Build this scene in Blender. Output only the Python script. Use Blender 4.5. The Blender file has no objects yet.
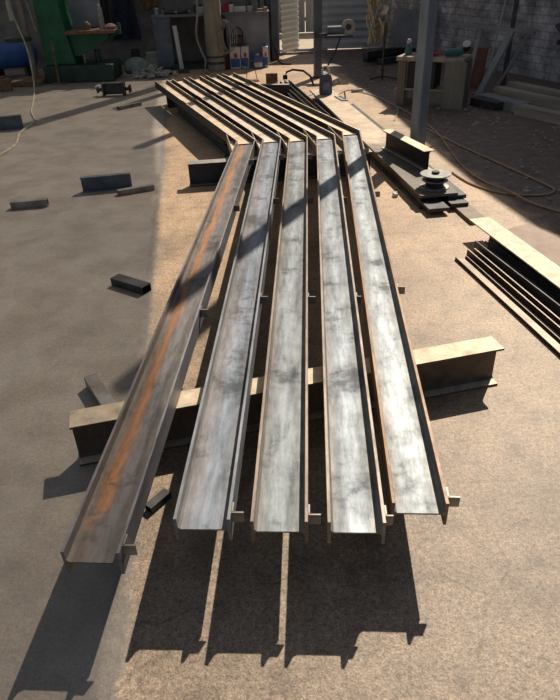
import bpy, bmesh, math, random
from mathutils import Vector, Matrix
random.seed(7)
S = bpy.context.scene
COL = S.collection

# ------------------------------------------------------------------ camera
FPX = 620.0
cd = bpy.data.cameras.new('camera'); cam = bpy.data.objects.new('camera', cd); COL.objects.link(cam)
cd.sensor_fit = 'HORIZONTAL'; cd.sensor_width = 36.0; cd.lens = 36.0 * FPX / 560.0
cd.clip_start = 0.05; cd.clip_end = 200
pitch = math.radians(32.51); roll = math.radians(2.18)
Fv = Vector((0, math.cos(pitch), -math.sin(pitch)))
R0 = Vector((1, 0, 0)); D0 = Vector((0, -math.sin(pitch), -math.cos(pitch)))
Rv = R0 * math.cos(roll) + D0 * math.sin(roll); Dv = -R0 * math.sin(roll) + D0 * math.cos(roll)
M = Matrix((Rv, -Dv, -Fv)).transposed().to_4x4(); M.translation = Vector((0, 0, 1.7))
cam.matrix_world = M
S.camera = cam

# ------------------------------------------------------------------ light
SUN = Vector((0.482, 0.876, 1.0)).normalized()      # towards the sun
w = bpy.data.worlds.new('sky'); S.world = w; w.use_nodes = True
nt = w.node_tree; bg = nt.nodes['Background']
sk = nt.nodes.new('ShaderNodeTexSky'); sk.sky_type = 'NISHITA'; sk.sun_disc = False
sk.sun_elevation = math.radians(45); sk.sun_rotation = math.atan2(SUN.x, SUN.y)
sk.air_density = 1.2; sk.dust_density = 1.5
nt.links.new(sk.outputs[0], bg.inputs[0]); bg.inputs[1].default_value = 0.04
sl = bpy.data.lights.new('sun', 'SUN'); sl.energy = 4.8; sl.angle = math.radians(0.6); sl.color = (1.0, 0.88, 0.73)
so = bpy.data.objects.new('sun', sl); COL.objects.link(so)
so.rotation_euler = SUN.to_track_quat('Z', 'Y').to_euler(); so.location = (4, 8, 9)
S.view_settings.view_transform = 'Standard'; S.view_settings.look = 'None'
S.view_settings.gamma = 1.0; S.view_settings.exposure = 0.0; S.view_settings.use_curve_mapping = False

# ------------------------------------------------------------------ materials
def newmat(name):
    m = bpy.data.materials.new(name); m.use_nodes = True
    n = m.node_tree; b = n.nodes['Principled BSDF']
    return m, n, b
def N(n, t, **kw):
    x = n.nodes.new(t)
    for k, v in kw.items(): setattr(x, k, v)
    return x
def coords(n, scale=(1, 1, 1), kind='Object'):
    tc = N(n, 'ShaderNodeTexCoord'); mp = N(n, 'ShaderNodeMapping'); mp.inputs['Scale'].default_value = scale
    n.links.new(tc.outputs[kind], mp.inputs[0]); return mp.outputs[0]
def noise(n, vec, scale, detail=6, rough=.6):
    x = N(n, 'ShaderNodeTexNoise'); x.inputs['Scale'].default_value = scale
    x.inputs['Detail'].default_value = detail; x.inputs['Roughness'].default_value = rough
    n.links.new(vec, x.inputs['Vector']); return x.outputs['Fac']
def ramp(n, fac, stops):
    r = N(n, 'ShaderNodeValToRGB'); e = r.color_ramp.elements
    while len(e) < len(stops): e.new(.5)
    for i, (p, c) in enumerate(stops):
        e[i].position = p; e[i].color = (c, c, c, 1) if isinstance(c, (int, float)) else (*c, 1)
    n.links.new(fac, r.inputs[0]); return r.outputs[0]
def mix(n, fac, a, b, mode='MIX'):
    x = N(n, 'ShaderNodeMix', data_type='RGBA', blend_type=mode)
    for s, v in ((0, fac), (6, a), (7, b)):
        if isinstance(v, bpy.types.NodeSocket): n.links.new(v, x.inputs[s])
        elif isinstance(v, (int, float)): x.inputs[s].default_value = v
        else: x.inputs[s].default_value = (*v, 1)
    return x.outputs[2]
def bump(n, b, fac, strength, dist=.01):
    x = N(n, 'ShaderNodeBump'); x.inputs['Strength'].default_value = strength; x.inputs['Distance'].default_value = dist
    n.links.new(fac, x.inputs['Height']); n.links.new(x.outputs[0], b.inputs['Normal'])
def mat(name, c1, c2=None, scale=9, rough=.6, metal=0, bmp=.15, stretch=(1, 1, 1)):
    m, n, b = newmat(name)
    c2 = c2 or tuple(v * .65 for v in c1)
    f = noise(n, coords(n, stretch), scale)
    n.links.new(ramp(n, f, [(.32, c2), (.66, c1)]), b.inputs['Base Color'])
    b.inputs['Roughness'].default_value = rough; b.inputs['Metallic'].default_value = metal
    if bmp: bump(n, b, f, bmp, .004)
    return m

def steel_web(name, tint, edge=(.3, .3, .3), rust=0.0, rustpos=-.035, seed=0.0, dark=0.0):
    """hot rolled steel with mill scale: local x is across the section, y runs along it"""
    m, n, b = newmat(name)
    tc = N(n, 'ShaderNodeTexCoord'); sep = N(n, 'ShaderNodeSeparateXYZ'); n.links.new(tc.outputs['Object'], sep.inputs[0])
    mp = N(n, 'ShaderNodeMapping'); mp.inputs['Scale'].default_value = (1, .16, 1); mp.inputs['Location'].default_value = (seed, seed * 2, seed)
    n.links.new(tc.outputs['Object'], mp.inputs[0])
    mp2 = N(n, 'ShaderNodeMapping'); mp2.inputs['Location'].default_value = (seed, seed, 0); n.links.new(tc.outputs['Object'], mp2.inputs[0])
    f1 = noise(n, mp.outputs[0], 14); f2 = noise(n, mp2.outputs[0], 5, 8, .65); f3 = noise(n, mp2.outputs[0], 90, 3)
    base = ramp(n, f1, [(.28, tuple(v * (.55 - dark * .2) for v in tint)), (.5, tuple(v * .85 for v in tint)), (.72, tuple(min(1, v * 1.25) for v in tint))])
    blot = ramp(n, f2, [(.36, .42), (.46, .95), (.62, 1.08)])
    c = mix(n, 1.0, base, blot, 'MULTIPLY')
    # brown tinge at the edges of the web
    ab = N(n, 'ShaderNodeMath', operation='ABSOLUTE'); n.links.new(sep.outputs[0], ab.inputs[0])
    ad = N(n, 'ShaderNodeMath', operation='MULTIPLY_ADD'); n.links.new(f2, ad.inputs[0]); ad.inputs[1].default_value = .07; n.links.new(ab.outputs[0], ad.inputs[2])
    ed = ramp(n, ad.outputs[0], [(.07, 0.), (.115, .55)])
    c = mix(n, ed, c, (.27, .225, .18))
    # sun and sky highlight painted as a pale band down the web middle
    md = N(n, 'ShaderNodeMath', operation='MULTIPLY_ADD'); n.links.new(f1, md.inputs[0]); md.inputs[1].default_value = -.09; n.links.new(ab.outputs[0], md.inputs[2])
    md2 = N(n, 'ShaderNodeMath', operation='ADD'); n.links.new(md.outputs[0], md2.inputs[0]); md2.inputs[1].default_value = .06
    c = mix(n, ramp(n, md2.outputs[0], [(.02, .55), (.055, 0.)]), c, mix(n, 1., blot, tuple(min(1, v * 1.55) for v in tint), 'MULTIPLY'))
    fl = ramp(n, ab.outputs[0], [(.0755, 0.), (.078, 1.)]); c = mix(n, fl, c, mix(n, 1., edge, ramp(n, f1, [(.3, .7), (.65, 1.2)]), 'MULTIPLY'))
    if rust:
        s1 = N(n, 'ShaderNodeMath', operation='SUBTRACT'); n.links.new(sep.outputs[0], s1.inputs[0]); s1.inputs[1].default_value = rustpos
        s2 = N(n, 'ShaderNodeMath', operation='ABSOLUTE'); n.links.new(s1.outputs[0], s2.inputs[0])
        s3 = N(n, 'ShaderNodeMath', operation='MULTIPLY_ADD'); n.links.new(f1, s3.inputs[0]); s3.inputs[1].default_value = -.085; n.links.new(s2.outputs[0], s3.inputs[2])
        rr = ramp(n, s3.outputs[0], [(0., rust), (.012, 0.)])
        # ramps clamp below 0: shift up
        s4 = N(n, 'ShaderNodeMath', operation='ADD'); n.links.new(s3.outputs[0], s4.inputs[0]); s4.inputs[1].default_value = .04
        rr = ramp(n, s4.outputs[0], [(.0, rust), (.028, 0.)])
        mk = N(n, 'ShaderNodeMath', operation='MULTIPLY'); n.links.new(rr, mk.inputs[0])
        yn = N(n, 'ShaderNodeMath', operation='MULTIPLY_ADD'); n.links.new(f2, yn.inputs[0]); yn.inputs[1].default_value = 1.6; n.links.new(sep.outputs[1], yn.inputs[2])
        n.links.new(ramp(n, yn.outputs[0], [(.9, .12), (1., 1.)]), mk.inputs[1])
        c = mix(n, mk.outputs[0], c, (.50, .23, .09))
    c = mix(n, 1., c, ramp(n, noise(n, mp.outputs[0], 60, 6, .75), [(.35, .72), (.6, 1.12)]), 'MULTIPLY')
    n.links.new(c, b.inputs['Base Color'])
    b.inputs['Metallic'].default_value = .55
    rg = ramp(n, f2, [(.35, .66), (.6, .52)]); n.links.new(rg, b.inputs['Roughness'])
    bump(n, b, f3, .12, .002)
    return m

def toplit(name, dark, lit_top, scale=9, rough=.5, metal=.4, thr=.75):
    """rolled steel, sunlit pale painted on its level faces, shade dark on the others"""
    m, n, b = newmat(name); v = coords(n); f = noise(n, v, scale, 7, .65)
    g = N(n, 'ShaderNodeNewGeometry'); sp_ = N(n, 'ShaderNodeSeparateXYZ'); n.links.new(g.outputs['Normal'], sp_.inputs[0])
    up = ramp(n, sp_.outputs[2], [(thr, 0.), (thr + .15, 1.)])  # level faces get the painted sunlit tone, the others the shaded one
    d1 = ramp(n, f, [(.3, tuple(q * .5 for q in dark)), (.65, dark)]); d2 = ramp(n, f, [(.3, tuple(q * .55 for q in lit_top)), (.5, tuple(q * .9 for q in lit_top)), (.7, tuple(min(1, q * 1.15) for q in lit_top))])
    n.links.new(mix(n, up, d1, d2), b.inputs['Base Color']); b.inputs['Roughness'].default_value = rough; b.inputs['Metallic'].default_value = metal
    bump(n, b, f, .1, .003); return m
TOPLITBEAM = toplit('toplit_dark_beam', (.045, .048, .055), (.62, .54, .40))
TOPLITBLUE = toplit('toplit_blue_beam', (.05, .06, .085), (.42, .39, .35))
RAFT = [toplit('rafter_steel', (.06, .05, .042), (.86, .68, .50)), toplit('rafter_steel', (.06, .05, .045), (.84, .70, .57))]
DARKSTEEL = mat('dark_mill_steel', (.10, .10, .105), (.045, .042, .04), 12, .55, .5)
TOPLITRUST = toplit('toplit_rust_channel', (.05, .035, .025), (.27, .22, .17))
BARESTEEL = mat('bare_steel', (.36, .35, .33), (.2, .17, .14), 10, .5, .55)
PALESTEEL = mat('pale_dusty_steel', (.48, .40, .30), (.32, .26, .19), 7, .6, .25)
LIMESTEEL = mat('pale_scaly_steel', (.62, .58, .44), (.42, .37, .26), 16, .6, .2)
PINKSTEEL = mat('pinkish_primed_sheet', (.42, .31, .25), (.30, .22, .17), 6, .7, .1)
BLUESTEEL = mat('bluish_steel', (.17, .2, .25), (.1, .12, .15), 9, .5, .4)
GREYPAINT = mat('grey_post_paint', (.32, .38, .44), (.20, .24, .28), 8, .5, .2, stretch=(1, 1, .3))
RUSTY = mat('rusty_iron', (.30, .17, .10), (.13, .08, .05), 14, .8, .2)
GREEN = mat('green_machine_paint', (.012, .15, .07), (.008, .075, .038), 5, .45, .0)
DKGREEN = mat('dark_green_paint', (.03, .07, .05), (.015, .03, .025), 6, .6)
BLACK = mat('black_plastic', (.02, .02, .022), (.01, .01, .012), 8, .5)
WHITE = mat('white_plastic', (.7, .7, .68), (.5, .5, .5), 8, .5)
BLUE = mat('blue_paint', (.03, .13, .42), (.015, .07, .25), 6, .45)
DENIM = mat('dark_blue_cloth', (.022, .034, .07), (.01, .015, .035), 14, .95)
RED = mat('red_plastic', (.5, .04, .05), (.3, .02, .03), 8, .5)
TEAL = mat('teal_plastic', (.08, .22, .22), (.05, .13, .13), 6, .4)
WOOD = mat('weathered_wood', (.50, .43, .35), (.26, .21, .17), 9, .85, 0, .3, (1, .12, 1))
WOODZ = mat('weathered_upright_wood', (.31, .275, .225), (.16, .14, .11), 9, .85, 0, .3, (1, 1, .12))
GREYWOOD = mat('grey_wood', (.38, .38, .37), (.2, .2, .2), 9, .85, 0, .3, (1, 1, .15))
BROWNPANEL = mat('brown_panel', (.20, .09, .06), (.13, .06, .04), 5, .8)
ROPE = mat('tan_rope', (.75, .62, .42), (.45, .35, .22), 30, .9)
HOSE = mat('brown_hose', (.62, .40, .26), (.4, .25, .16), 20, .6)
CABLE = mat('pale_cable', (.62, .55, .42), (.3, .27, .2), 16, .6)
GREYCABLE = mat('grey_cable', (.3, .3, .28), (.16, .16, .15), 16, .6)
FOAM = mat('green_sacking', (.30, .38, .33), (.16, .22, .19), 10, .9)
CARD = mat('pale_card', (.5, .48, .45), (.34, .32, .3), 6, .9)
PIPE = mat('dusty_pipe', (.34, .32, .26), (.2, .18, .15), 6, .65, .2, .15, (1, 1, .4))
BENCHM = mat('grey_blue_bench_steel', (.17, .20, .25), (.09, .11, .14), 4, .55, .3)
PANELM = mat('grey_sheet_panel', (.26, .29, .35), (.17, .19, .23), 3, .6, .1)
BROWNFLAT = mat('brown_flat_steel', (.24, .19, .15), (.14, .11, .09), 10, .6, .2)
ZINC = mat('zinc_spool', (.40, .41, .39), (.2, .2, .19), 16, .4, .6)
GLASSM, _n, _b = newmat('mirror'); _b.inputs['Metallic'].default_value = 1; _b.inputs['Roughness'].default_value = .08; _b.inputs['Base Color'].default_value = (.7, .75, .8, 1)

# floor : concrete, dirt to the right
m, n, b = newmat('yard_floor'); FLOORM = m
v = coords(n)
fa = noise(n, v, 1.1, 8, .6); fb = noise(n, v, 9, 8, .7); fc = noise(n, v, 60, 4, .7); fd = noise(n, v, 3.2, 5, .6)
con = ramp(n, fa, [(.3, (.205, .152, .108)), (.5, (.305, .232, .165)), (.7, (.375, .29, .205))])
con = mix(n, 1., con, ramp(n, fb, [(.3, .62), (.5, 1.), (.72, 1.2)]), 'MULTIPLY')
con = mix(n, 1., con, ramp(n, fc, [(.3, .5), (.5, 1.), (.7, 1.4)]), 'MULTIPLY')
vo = N(n, 'ShaderNodeTexVoronoi', feature='DISTANCE_TO_EDGE'); vo.inputs['Scale'].default_value = .32
wv = N(n, 'ShaderNodeVectorMath', operation='ADD'); ns = N(n, 'ShaderNodeTexNoise'); ns.inputs['Scale'].default_value = 2.2; n.links.new(v, ns.inputs['Vector'])
n.links.new(v, wv.inputs[0]); n.links.new(ns.outputs['Color'], wv.inputs[1]); n.links.new(wv.outputs[0], vo.inputs['Vector'])
crack = ramp(n, vo.outputs[0], [(.0, .75), (.004, 1.)])
con = mix(n, 1., con, crack, 'MULTIPLY')
fg = noise(n, v, 150, 3, .8)
con = mix(n, 1., con, ramp(n, fg, [(.38, .62), (.5, 1.), (.62, 1.45)]), 'MULTIPLY')
# dark oil stains and small scrapes
con = mix(n, ramp(n, fd, [(.62, 0.), (.78, .55)]), con, (.10, .085, .07))
# scattered debris specks
vd = N(n, 'ShaderNodeTexVoronoi'); vd.inputs['Scale'].default_value = 22; n.links.new(wv.outputs[0], vd.inputs['Vector'])
con = mix(n, ramp(n, vd.outputs['Distance'], [(.05, .7), (.09, 0.)]), con, (.12, .10, .085))
# pale scratches
sc = noise(n, coords(n, (1.3, .25, 1)), 30, 2, .5)
con = mix(n, ramp(n, sc, [(.70, 0.), (.74, .35)]), con, (.55, .47, .36))
dirt = ramp(n, fb, [(.3, (.08, .054, .042)), (.5, (.17, .12, .093)), (.7, (.28, .215, .18))])
dirt = mix(n, 1., dirt, ramp(n, fc, [(.3, .6), (.6, 1.1), (.72, 2.2)]), 'MULTIPLY')
sep = N(n, 'ShaderNodeSeparateXYZ'); n.links.new(v, sep.inputs[0])
# grey older slab to the left of the joint
def lin(ax, ay, c0, namp, nf):
    a = N(n, 'ShaderNodeMath', operation='MULTIPLY'); n.links.new(sep.outputs[0], a.inputs[0]); a.inputs[1].default_value = ax
    q = N(n, 'ShaderNodeMath', operation='MULTIPLY_ADD'); n.links.new(sep.outputs[1], q.inputs[0]); q.inputs[1].default_value = ay; n.links.new(a.outputs[0], q.inputs[2])
    z = N(n, 'ShaderNodeMath', operation='MULTIPLY_ADD'); n.links.new(nf, z.inputs[0]); z.inputs[1].default_value = namp; n.links.new(q.outputs[0], z.inputs[2])
    k = N(n, 'ShaderNodeMath', operation='ADD'); n.links.new(z.outputs[0], k.inputs[0]); k.inputs[1].default_value = c0
    return k.outputs[0]
joint = lin(1., .115, .31, .16, fb)
jl = N(n, 'ShaderNodeMath', operation='ABSOLUTE'); n.links.new(joint, jl.inputs[0])
con = mix(n, ramp(n, joint, [(.0, .8), (.05, 0.)]), con, mix(n, .78, con, mix(n, ramp(n, fd, [(.38, 0.), (.6, 1.)]), (.235, .218, .198), (.35, .332, .305))))
sun_strip = lin(1., .115, .38, .5, fa)          # sunlit strip painted into the slab between joint and frames, fading towards the camera
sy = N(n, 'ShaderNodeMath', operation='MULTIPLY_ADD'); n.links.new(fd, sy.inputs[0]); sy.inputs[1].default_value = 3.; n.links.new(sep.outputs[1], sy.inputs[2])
sf = N(n, 'ShaderNodeMath', operation='MULTIPLY'); n.links.new(ramp(n, sun_strip, [(.22, 0.), (.30, 1.)]), sf.inputs[0])
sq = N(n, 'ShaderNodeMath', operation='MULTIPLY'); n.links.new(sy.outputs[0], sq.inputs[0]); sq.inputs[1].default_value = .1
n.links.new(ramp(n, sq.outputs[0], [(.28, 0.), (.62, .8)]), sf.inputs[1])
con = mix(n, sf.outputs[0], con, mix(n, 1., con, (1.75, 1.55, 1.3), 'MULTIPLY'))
con = mix(n, ramp(n, jl.outputs[0], [(.0, .5), (.035, 0.)]), con, (.10, .09, .08))
mask = ramp(n, lin(1., .10, -2.28 - .25, .5, fd), [(.0, 0.), (.12, 1.)])
allc = mix(n, mask, con, dirt)
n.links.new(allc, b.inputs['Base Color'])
b.inputs['Roughness'].default_value = .56; b.inputs['Specular IOR Level'].default_value = .6
bp = mix(n, .5, fb, fc); bump(n, b, bp, .4, .010)

m, n, b = newmat('block_wall'); BLOCK = m
v = coords(n); sep = N(n, 'ShaderNodeSeparateXYZ'); n.links.new(v, sep.inputs[0]); cb = N(n, 'ShaderNodeCombineXYZ')
n.links.new(sep.outputs[0], cb.inputs[0]); n.links.new(sep.outputs[2], cb.inputs[1])
br = N(n, 'ShaderNodeTexBrick'); n.links.new(cb.outputs[0], br.inputs['Vector'])
br.inputs['Scale'].default_value = 1; br.inputs['Brick Width'].default_value = .21; br.inputs['Row Height'].default_value = .105; br.inputs['Mortar Size'].default_value = .008
br.inputs['Color1'].default_value = (.32, .32, .35, 1); br.inputs['Color2'].default_value = (.44, .43, .46, 1); br.inputs['Mortar'].default_value = (.25, .24, .25, 1)
f = noise(n, v, 2.2, 8, .7)
n.links.new(mix(n, 1., br.outputs['Color'], ramp(n, f, [(.34, .35), (.5, .9), (.66, 1.9)]), 'MULTIPLY'), b.inputs['Base Color'])
b.inputs['Roughness'].default_value = .9; bump(n, b, f, .4, .02)
BACKW = mat('back_wall_render', (.26, .25, .24), (.12, .11, .11), 3, .9)
SHEETL = mat('white_fibreglass_sheet', (.8, .8, .78), (.68, .68, .66), 3, .5)
_n = SHEETL.node_tree; _t = N(_n, 'ShaderNodeBsdfTranslucent'); _t.inputs[0].default_value = (.85, .85, .8, 1); _m = N(_n, 'ShaderNodeMixShader'); _m.inputs[0].default_value = .45
_n.links.new(_n.nodes['Principled BSDF'].outputs[0], _m.inputs[1]); _n.links.new(_t.outputs[0], _m.inputs[2]); _n.links.new(_m.outputs[0], _n.nodes['Material Output'].inputs[0])
SHEETD = mat('grey_corrugated_sheet', (.50, .53, .57), (.36, .39, .43), 3, .55, .1)
OUTG = mat('outside_ground', (.62, .52, .40), (.48, .40, .3), 2, .9)
# fibreglass roof sheets over the left bay, let part of the sun through
def roofmat(name, clear, glow, c):
    m, n, b = newmat(name); b.inputs['Base Color'].default_value = (*c, 1)
    tr = N(n, 'ShaderNodeBsdfTransparent'); tr.inputs[0].default_value = (1, .98, .95, 1)
    tl = N(n, 'ShaderNodeBsdfTranslucent'); tl.inputs[0].default_value = (.8, .85, .9, 1)
    m1 = N(n, 'ShaderNodeMixShader'); m1.inputs[0].default_value = glow; n.links.new(b.outputs[0], m1.inputs[1]); n.links.new(tl.outputs[0], m1.inputs[2])
    m2 = N(n, 'ShaderNodeMixShader'); m2.inputs[0].default_value = clear; n.links.new(m1.outputs[0], m2.inputs[1]); n.links.new(tr.outputs[0], m2.inputs[2])
    n.links.new(m2.outputs[0], n.nodes['Material Output'].inputs[0]); return m
ROOFT = roofmat('clear_ribbed_roof', .44, .24, (.35, .35, .33))
ROOFM = roofmat('milky_roof', .0, .16, (.3, .3, .3))

# ------------------------------------------------------------------ mesh helper
class MB:
    def __init__(s): s.v = []; s.f = []; s.mi = []; s.cur = 0
    def add(s, vs, fs):
        k = len(s.v); s.v += [tuple(p) for p in vs]; s.f += [tuple(i + k for i in f) for f in fs]; s.mi += [s.cur] * len(fs); return s
    def box(s, c, d, rz=0, rx=0, ry=0):
        mt = Matrix.Rotation(rz, 3, 'Z') @ Matrix.Rotation(ry, 3, 'Y') @ Matrix.Rotation(rx, 3, 'X')
        vs = [Vector(c) + mt @ Vector((x * d[0] / 2, y * d[1] / 2, z * d[2] / 2)) for x in (-1, 1) for y in (-1, 1) for z in (-1, 1)]
        return s.add(vs, [(0, 1, 3, 2), (4, 6, 7, 5), (0, 4, 5, 1), (2, 3, 7, 6), (0, 2, 6, 4), (1, 5, 7, 3)])
    def prism(s, poly, z0, z1):
        k = len(poly); vs = [(x, y, z0) for x, y in poly] + [(x, y, z1) for x, y in poly]
        return s.add(vs, [tuple(range(k))[::-1], tuple(range(k, 2 * k))] + [(i, (i + 1) % k, k + (i + 1) % k, k + i) for i in range(k)])
    def sweep(s, sec, frames):
        """sec: list of (t,z); frames: functions mapping (t,z)->point"""
        k = len(sec); vs = [fr(t, z) for fr in frames for t, z in sec]; fs = []
        for j in range(len(frames) - 1):
            for i in range(k): fs.append((j * k + i, j * k + (i + 1) % k, (j + 1) * k + (i + 1) % k, (j + 1) * k + i))
        fs.append(tuple(range(k))[::-1]); fs.append(tuple(range((len(frames) - 1) * k, len(frames) * k)))
        return s.add(vs, fs)
    def tube(s, pts, r, n=8, rr=None):
        pts = [Vector(p) for p in pts]; vs = []; fs = []
        up = Vector((0, 0, 1))
        for i, p in enumerate(pts):
            d = (pts[min(i + 1, len(pts) - 1)] - pts[max(i - 1, 0)]).normalized()
            a = d.cross(up if abs(d.z) < .95 else Vector((1, 0, 0))).normalized(); c = a.cross(d).normalized()
            q = rr[i] if rr else r
            vs += [p + (a * math.cos(2 * math.pi * k / n) + c * math.sin(2 * math.pi * k / n)) * q for k in range(n)]
        for i in range(len(pts) - 1):
            for k in range(n): fs.append((i * n + k, i * n + (k + 1) % n, (i + 1) * n + (k + 1) % n, (i + 1) * n + k))
        fs.append(tuple(range(n))[::-1]); fs.append(tuple(range((len(pts) - 1) * n, len(pts) * n)))
        return s.add(vs, fs)
    def lathe(s, prof, n=24, c=(0, 0, 0)):
        vs = [(c[0] + r * math.cos(2 * math.pi * k / n), c[1] + r * math.sin(2 * math.pi * k / n), c[2] + z) for r, z in prof for k in range(n)]; fs = []
        for i in range(len(prof) - 1):
            for k in range(n): fs.append((i * n + k, i * n + (k + 1) % n, (i + 1) * n + (k + 1) % n, (i + 1) * n + k))
        fs.append(tuple(range(n))[::-1]); fs.append(tuple(range((len(prof) - 1) * n, len(prof) * n)))
        return s.add(vs, fs)
    def build(s, name, mats, parent=None, loc=(0, 0, 0), rz=0, smooth=False, bevel=0):
        me = bpy.data.meshes.new(name); me.from_pydata(s.v, [], s.f)
        for q in (mats if isinstance(mats, (list, tuple)) else [mats]): me.materials.append(q)
        me.polygons.foreach_set('material_index', s.mi)
        bm = bmesh.new(); bm.from_mesh(me); bmesh.ops.recalc_face_normals(bm, faces=bm.faces); bm.to_mesh(me); bm.free()
        if smooth:
            me.polygons.foreach_set('use_smooth', [True] * len(me.polygons)); me.set_sharp_from_angle(angle=math.radians(40))
        o = bpy.data.objects.new(name, me); COL.objects.link(o); o.location = loc; o.rotation_euler = (0, 0, rz)
        if parent: o.parent = parent
        if bevel:
            bv = o.modifiers.new('bevel', 'BEVEL'); bv.width = bevel; bv.segments = 2; bv.limit_method = 'ANGLE'
        return o
def tag(o, label, cat, group=None, kind=None):
    o['label'] = label; o['category'] = cat
    if group: o['group'] = group
    if kind: o['kind'] = kind
    return o
def struct(o): o['kind'] = 'structure'; return o
def thing(name, label, cat, loc=(0, 0, 0), rz=0, group=None):
    o = bpy.data.objects.new(name, None); COL.objects.link(o); o.location = loc; o.rotation_euler = (0, 0, rz); o.empty_display_size = .1
    return tag(o, label, cat, group)
def smoothpts(pts, k=6):
    pts = [Vector(p) for p in pts]; out = []
    for i in range(len(pts) - 1):
        p0 = pts[max(i - 1, 0)]; p1 = pts[i]; p2 = pts[i + 1]; p3 = pts[min(i + 2, len(pts) - 1)]
        for j in range(k):
            t = j / k
            out.append(.5 * ((2 * p1) + (p2 - p0) * t + (2 * p0 - 5 * p1 + 4 * p2 - p3) * t * t + (3 * p1 - p0 - 3 * p2 + p3) * t ** 3))
    out.append(pts[-1]); return out
def isec(h, b, tw, tf, r=.008):
    """I section: web along t (width h), flanges along z (height b), centred"""
    H, B = h / 2, b / 2
    return [(-H, -B), (-H + tf, -B), (-H + tf, -tw / 2 - r), (-H + tf + r, -tw / 2), (H - tf - r, -tw / 2), (H - tf, -tw / 2 - r), (H - tf, -B), (H, -B),
            (H, B), (H - tf, B), (H - tf, tw / 2 + r), (H - tf - r, tw / 2), (-H + tf + r, tw / 2), (-H + tf, tw / 2 + r), (-H + tf, B), (-H, B)]
def usec(h, b, tw, tf, r=.005):
    """channel lying on its back: web at the bottom, flanges upward"""
    H = h / 2
    return [(-H, 0), (H, 0), (H, b), (H - tf, b), (H - tf, tw + r), (H - tf - r, tw), (-H + tf + r, tw), (-H + tf, tw + r), (-H + tf, b), (-H, b)]
def rot90(sec): return [(z, t) for t, z in sec]
def straight(sec, L, z0=0):
    return MB().sweep(sec, [lambda t, z: (t, 0, z + z0), lambda t, z: (t, L, z + z0)])

# ------------------------------------------------------------------ setting
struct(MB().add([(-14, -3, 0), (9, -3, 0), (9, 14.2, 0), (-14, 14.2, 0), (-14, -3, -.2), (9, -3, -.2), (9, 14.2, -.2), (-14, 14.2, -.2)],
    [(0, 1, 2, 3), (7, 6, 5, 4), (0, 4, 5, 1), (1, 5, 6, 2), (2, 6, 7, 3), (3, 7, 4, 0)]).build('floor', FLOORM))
struct(MB().box((0, 22.1, -.12), (30, 15.8, .2)).build('outside_ground', OUTG))
struct(MB().box((-6.9, 13.15, 1.1), (14.2, .16, 2.2)).build('wall_back', BACKW))
# right block wall, from (2.45,13.7) to (4.9,6.3) and on
wr = struct(MB().box((5.5, .1, 1.2), (13.5, .2, 2.4)).build('wall_right', BLOCK, loc=(2.62, 13.6, 0), rz=math.atan2(-5.0, 1.95)))
def corrugated(name, L, H, m_, loc, rz, pitch_=.1, amp=.012):
    mb = MB(); k = int(H / pitch_ * 6); pr = []
    for i in range(k + 1):
        z = H * i / k; pr.append((amp * math.sin(2 * math.pi * z / pitch_), z))
    sec = pr + [(y - .004, z) for y, z in reversed(pr)]
    mb.sweep(sec, [lambda t, z: (0, t, z), lambda t, z: (L, t, z)])
    return mb.build(name, m_, None, loc, rz)
struct(corrugated('wall_back_sheeting', 1.75, 2.3, SHEETD, (.98, 14.35, 0), -.06, .14, .016))
d_ = struct(MB().box((.25, 0, .02), (.8, .05, .04)).box((-.04, 0, 1.1), (.05, .05, 2.2)).build('door_1', PANELM, loc=(.24, 13.7, 0)))
dl = corrugated('door_leaf', .62, 2.1, SHEETL, (.0, .0, .03), .95, .1, .012); dl.parent = d_; dl.location = (.03, .02, .03)
struct(MB().box((.72, 14.2, .02), (1.0, .12, .04)).build('trim_1', CARD))
fence = thing('slatted_fence', 'brownish slatted fence panel standing outside beyond the open doorway', 'fence', (.95, 17.8, 0))
for i in range(8): MB().box((-.9 + i * .26, 0, .75), (.24, .02, 1.5)).build('fence_board', GREYWOOD, fence)
MB().box((0, .03, .3), (2.1, .04, .08)).box((0, .03, 1.2), (2.1, .04, .08)).build('rail', GREYWOOD, fence)

# roof over the left bay, roof over the right bay; the strip between is open to the sky
def roofpoly(name, poly, z, m_):
    return struct(MB().add([(x, y, z) for x, y in poly], [tuple(range(len(poly)))]).build(name, m_))
roofpoly('ceiling_left', [(2.05, 0.2), (1.64, 5.0), (1.22, 9.0), (.76, 11.6), (.55, 13.4), (.3, 16.2), (-14, 16.2), (-14, .2)], 4.5, ROOFT)
roofpoly('ceiling_right', [(4.65, 5.9), (4.45, 6.9), (4.32, 7.5), (4.03, 8.1), (3.89, 8.94), (3.79, 10.1), (3.58, 13.3), (3.0, 15.9), (9, 15.9), (9, 5.9)], 4.5, ROOFM)

# posts
def sqpost(name, label, x, y, a, rz, h, m_, thick=.008):
    r = thing(name, label, 'post', (x, y, 0), rz)
    MB().box((0, 0, h / 2 + .012), (a, a, h)).build('shaft', m_, r, bevel=.008)
    MB().box((0, 0, .006), (a * 1.9, a * 1.9, .012)).build('base_plate', RUSTY, r)
    return r
sqpost('steel_post', 'bluish grey square steel post rising behind the short I-beam on the plate stack', 1.475, 6.42, .115, .55, 4.6, GREYPAINT)
sqpost('steel_post', 'dark slim steel post carrying the bench grinder, in front of the doorway', .78, 10.85, .115, .15, 4.6, BENCHM)
sqpost('steel_post', 'dark door-side steel post at the right end of the grey panel', .12, 13.0, .13, .1, 4.6, BENCHM)
p = thing('pipe_column', 'round dusted pipe column standing at the far end of the steel frames', 'column', (-.93, 11.95, 0))
MB().lathe([(.155, 0), (.155, .16), (.15, .3), (.16, .55), (.15, .8), (.145, 2.0), (.145, 4.6)], 28).build('shaft', PIPE, p, smooth=True)
MB().lathe([(.165, .12), (.17, .14), (.165, .16)], 28).lathe([(.165, .22), (.17, .235), (.165, .25)], 28).build('strap', DARKSTEEL, p, smooth=True)

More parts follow.
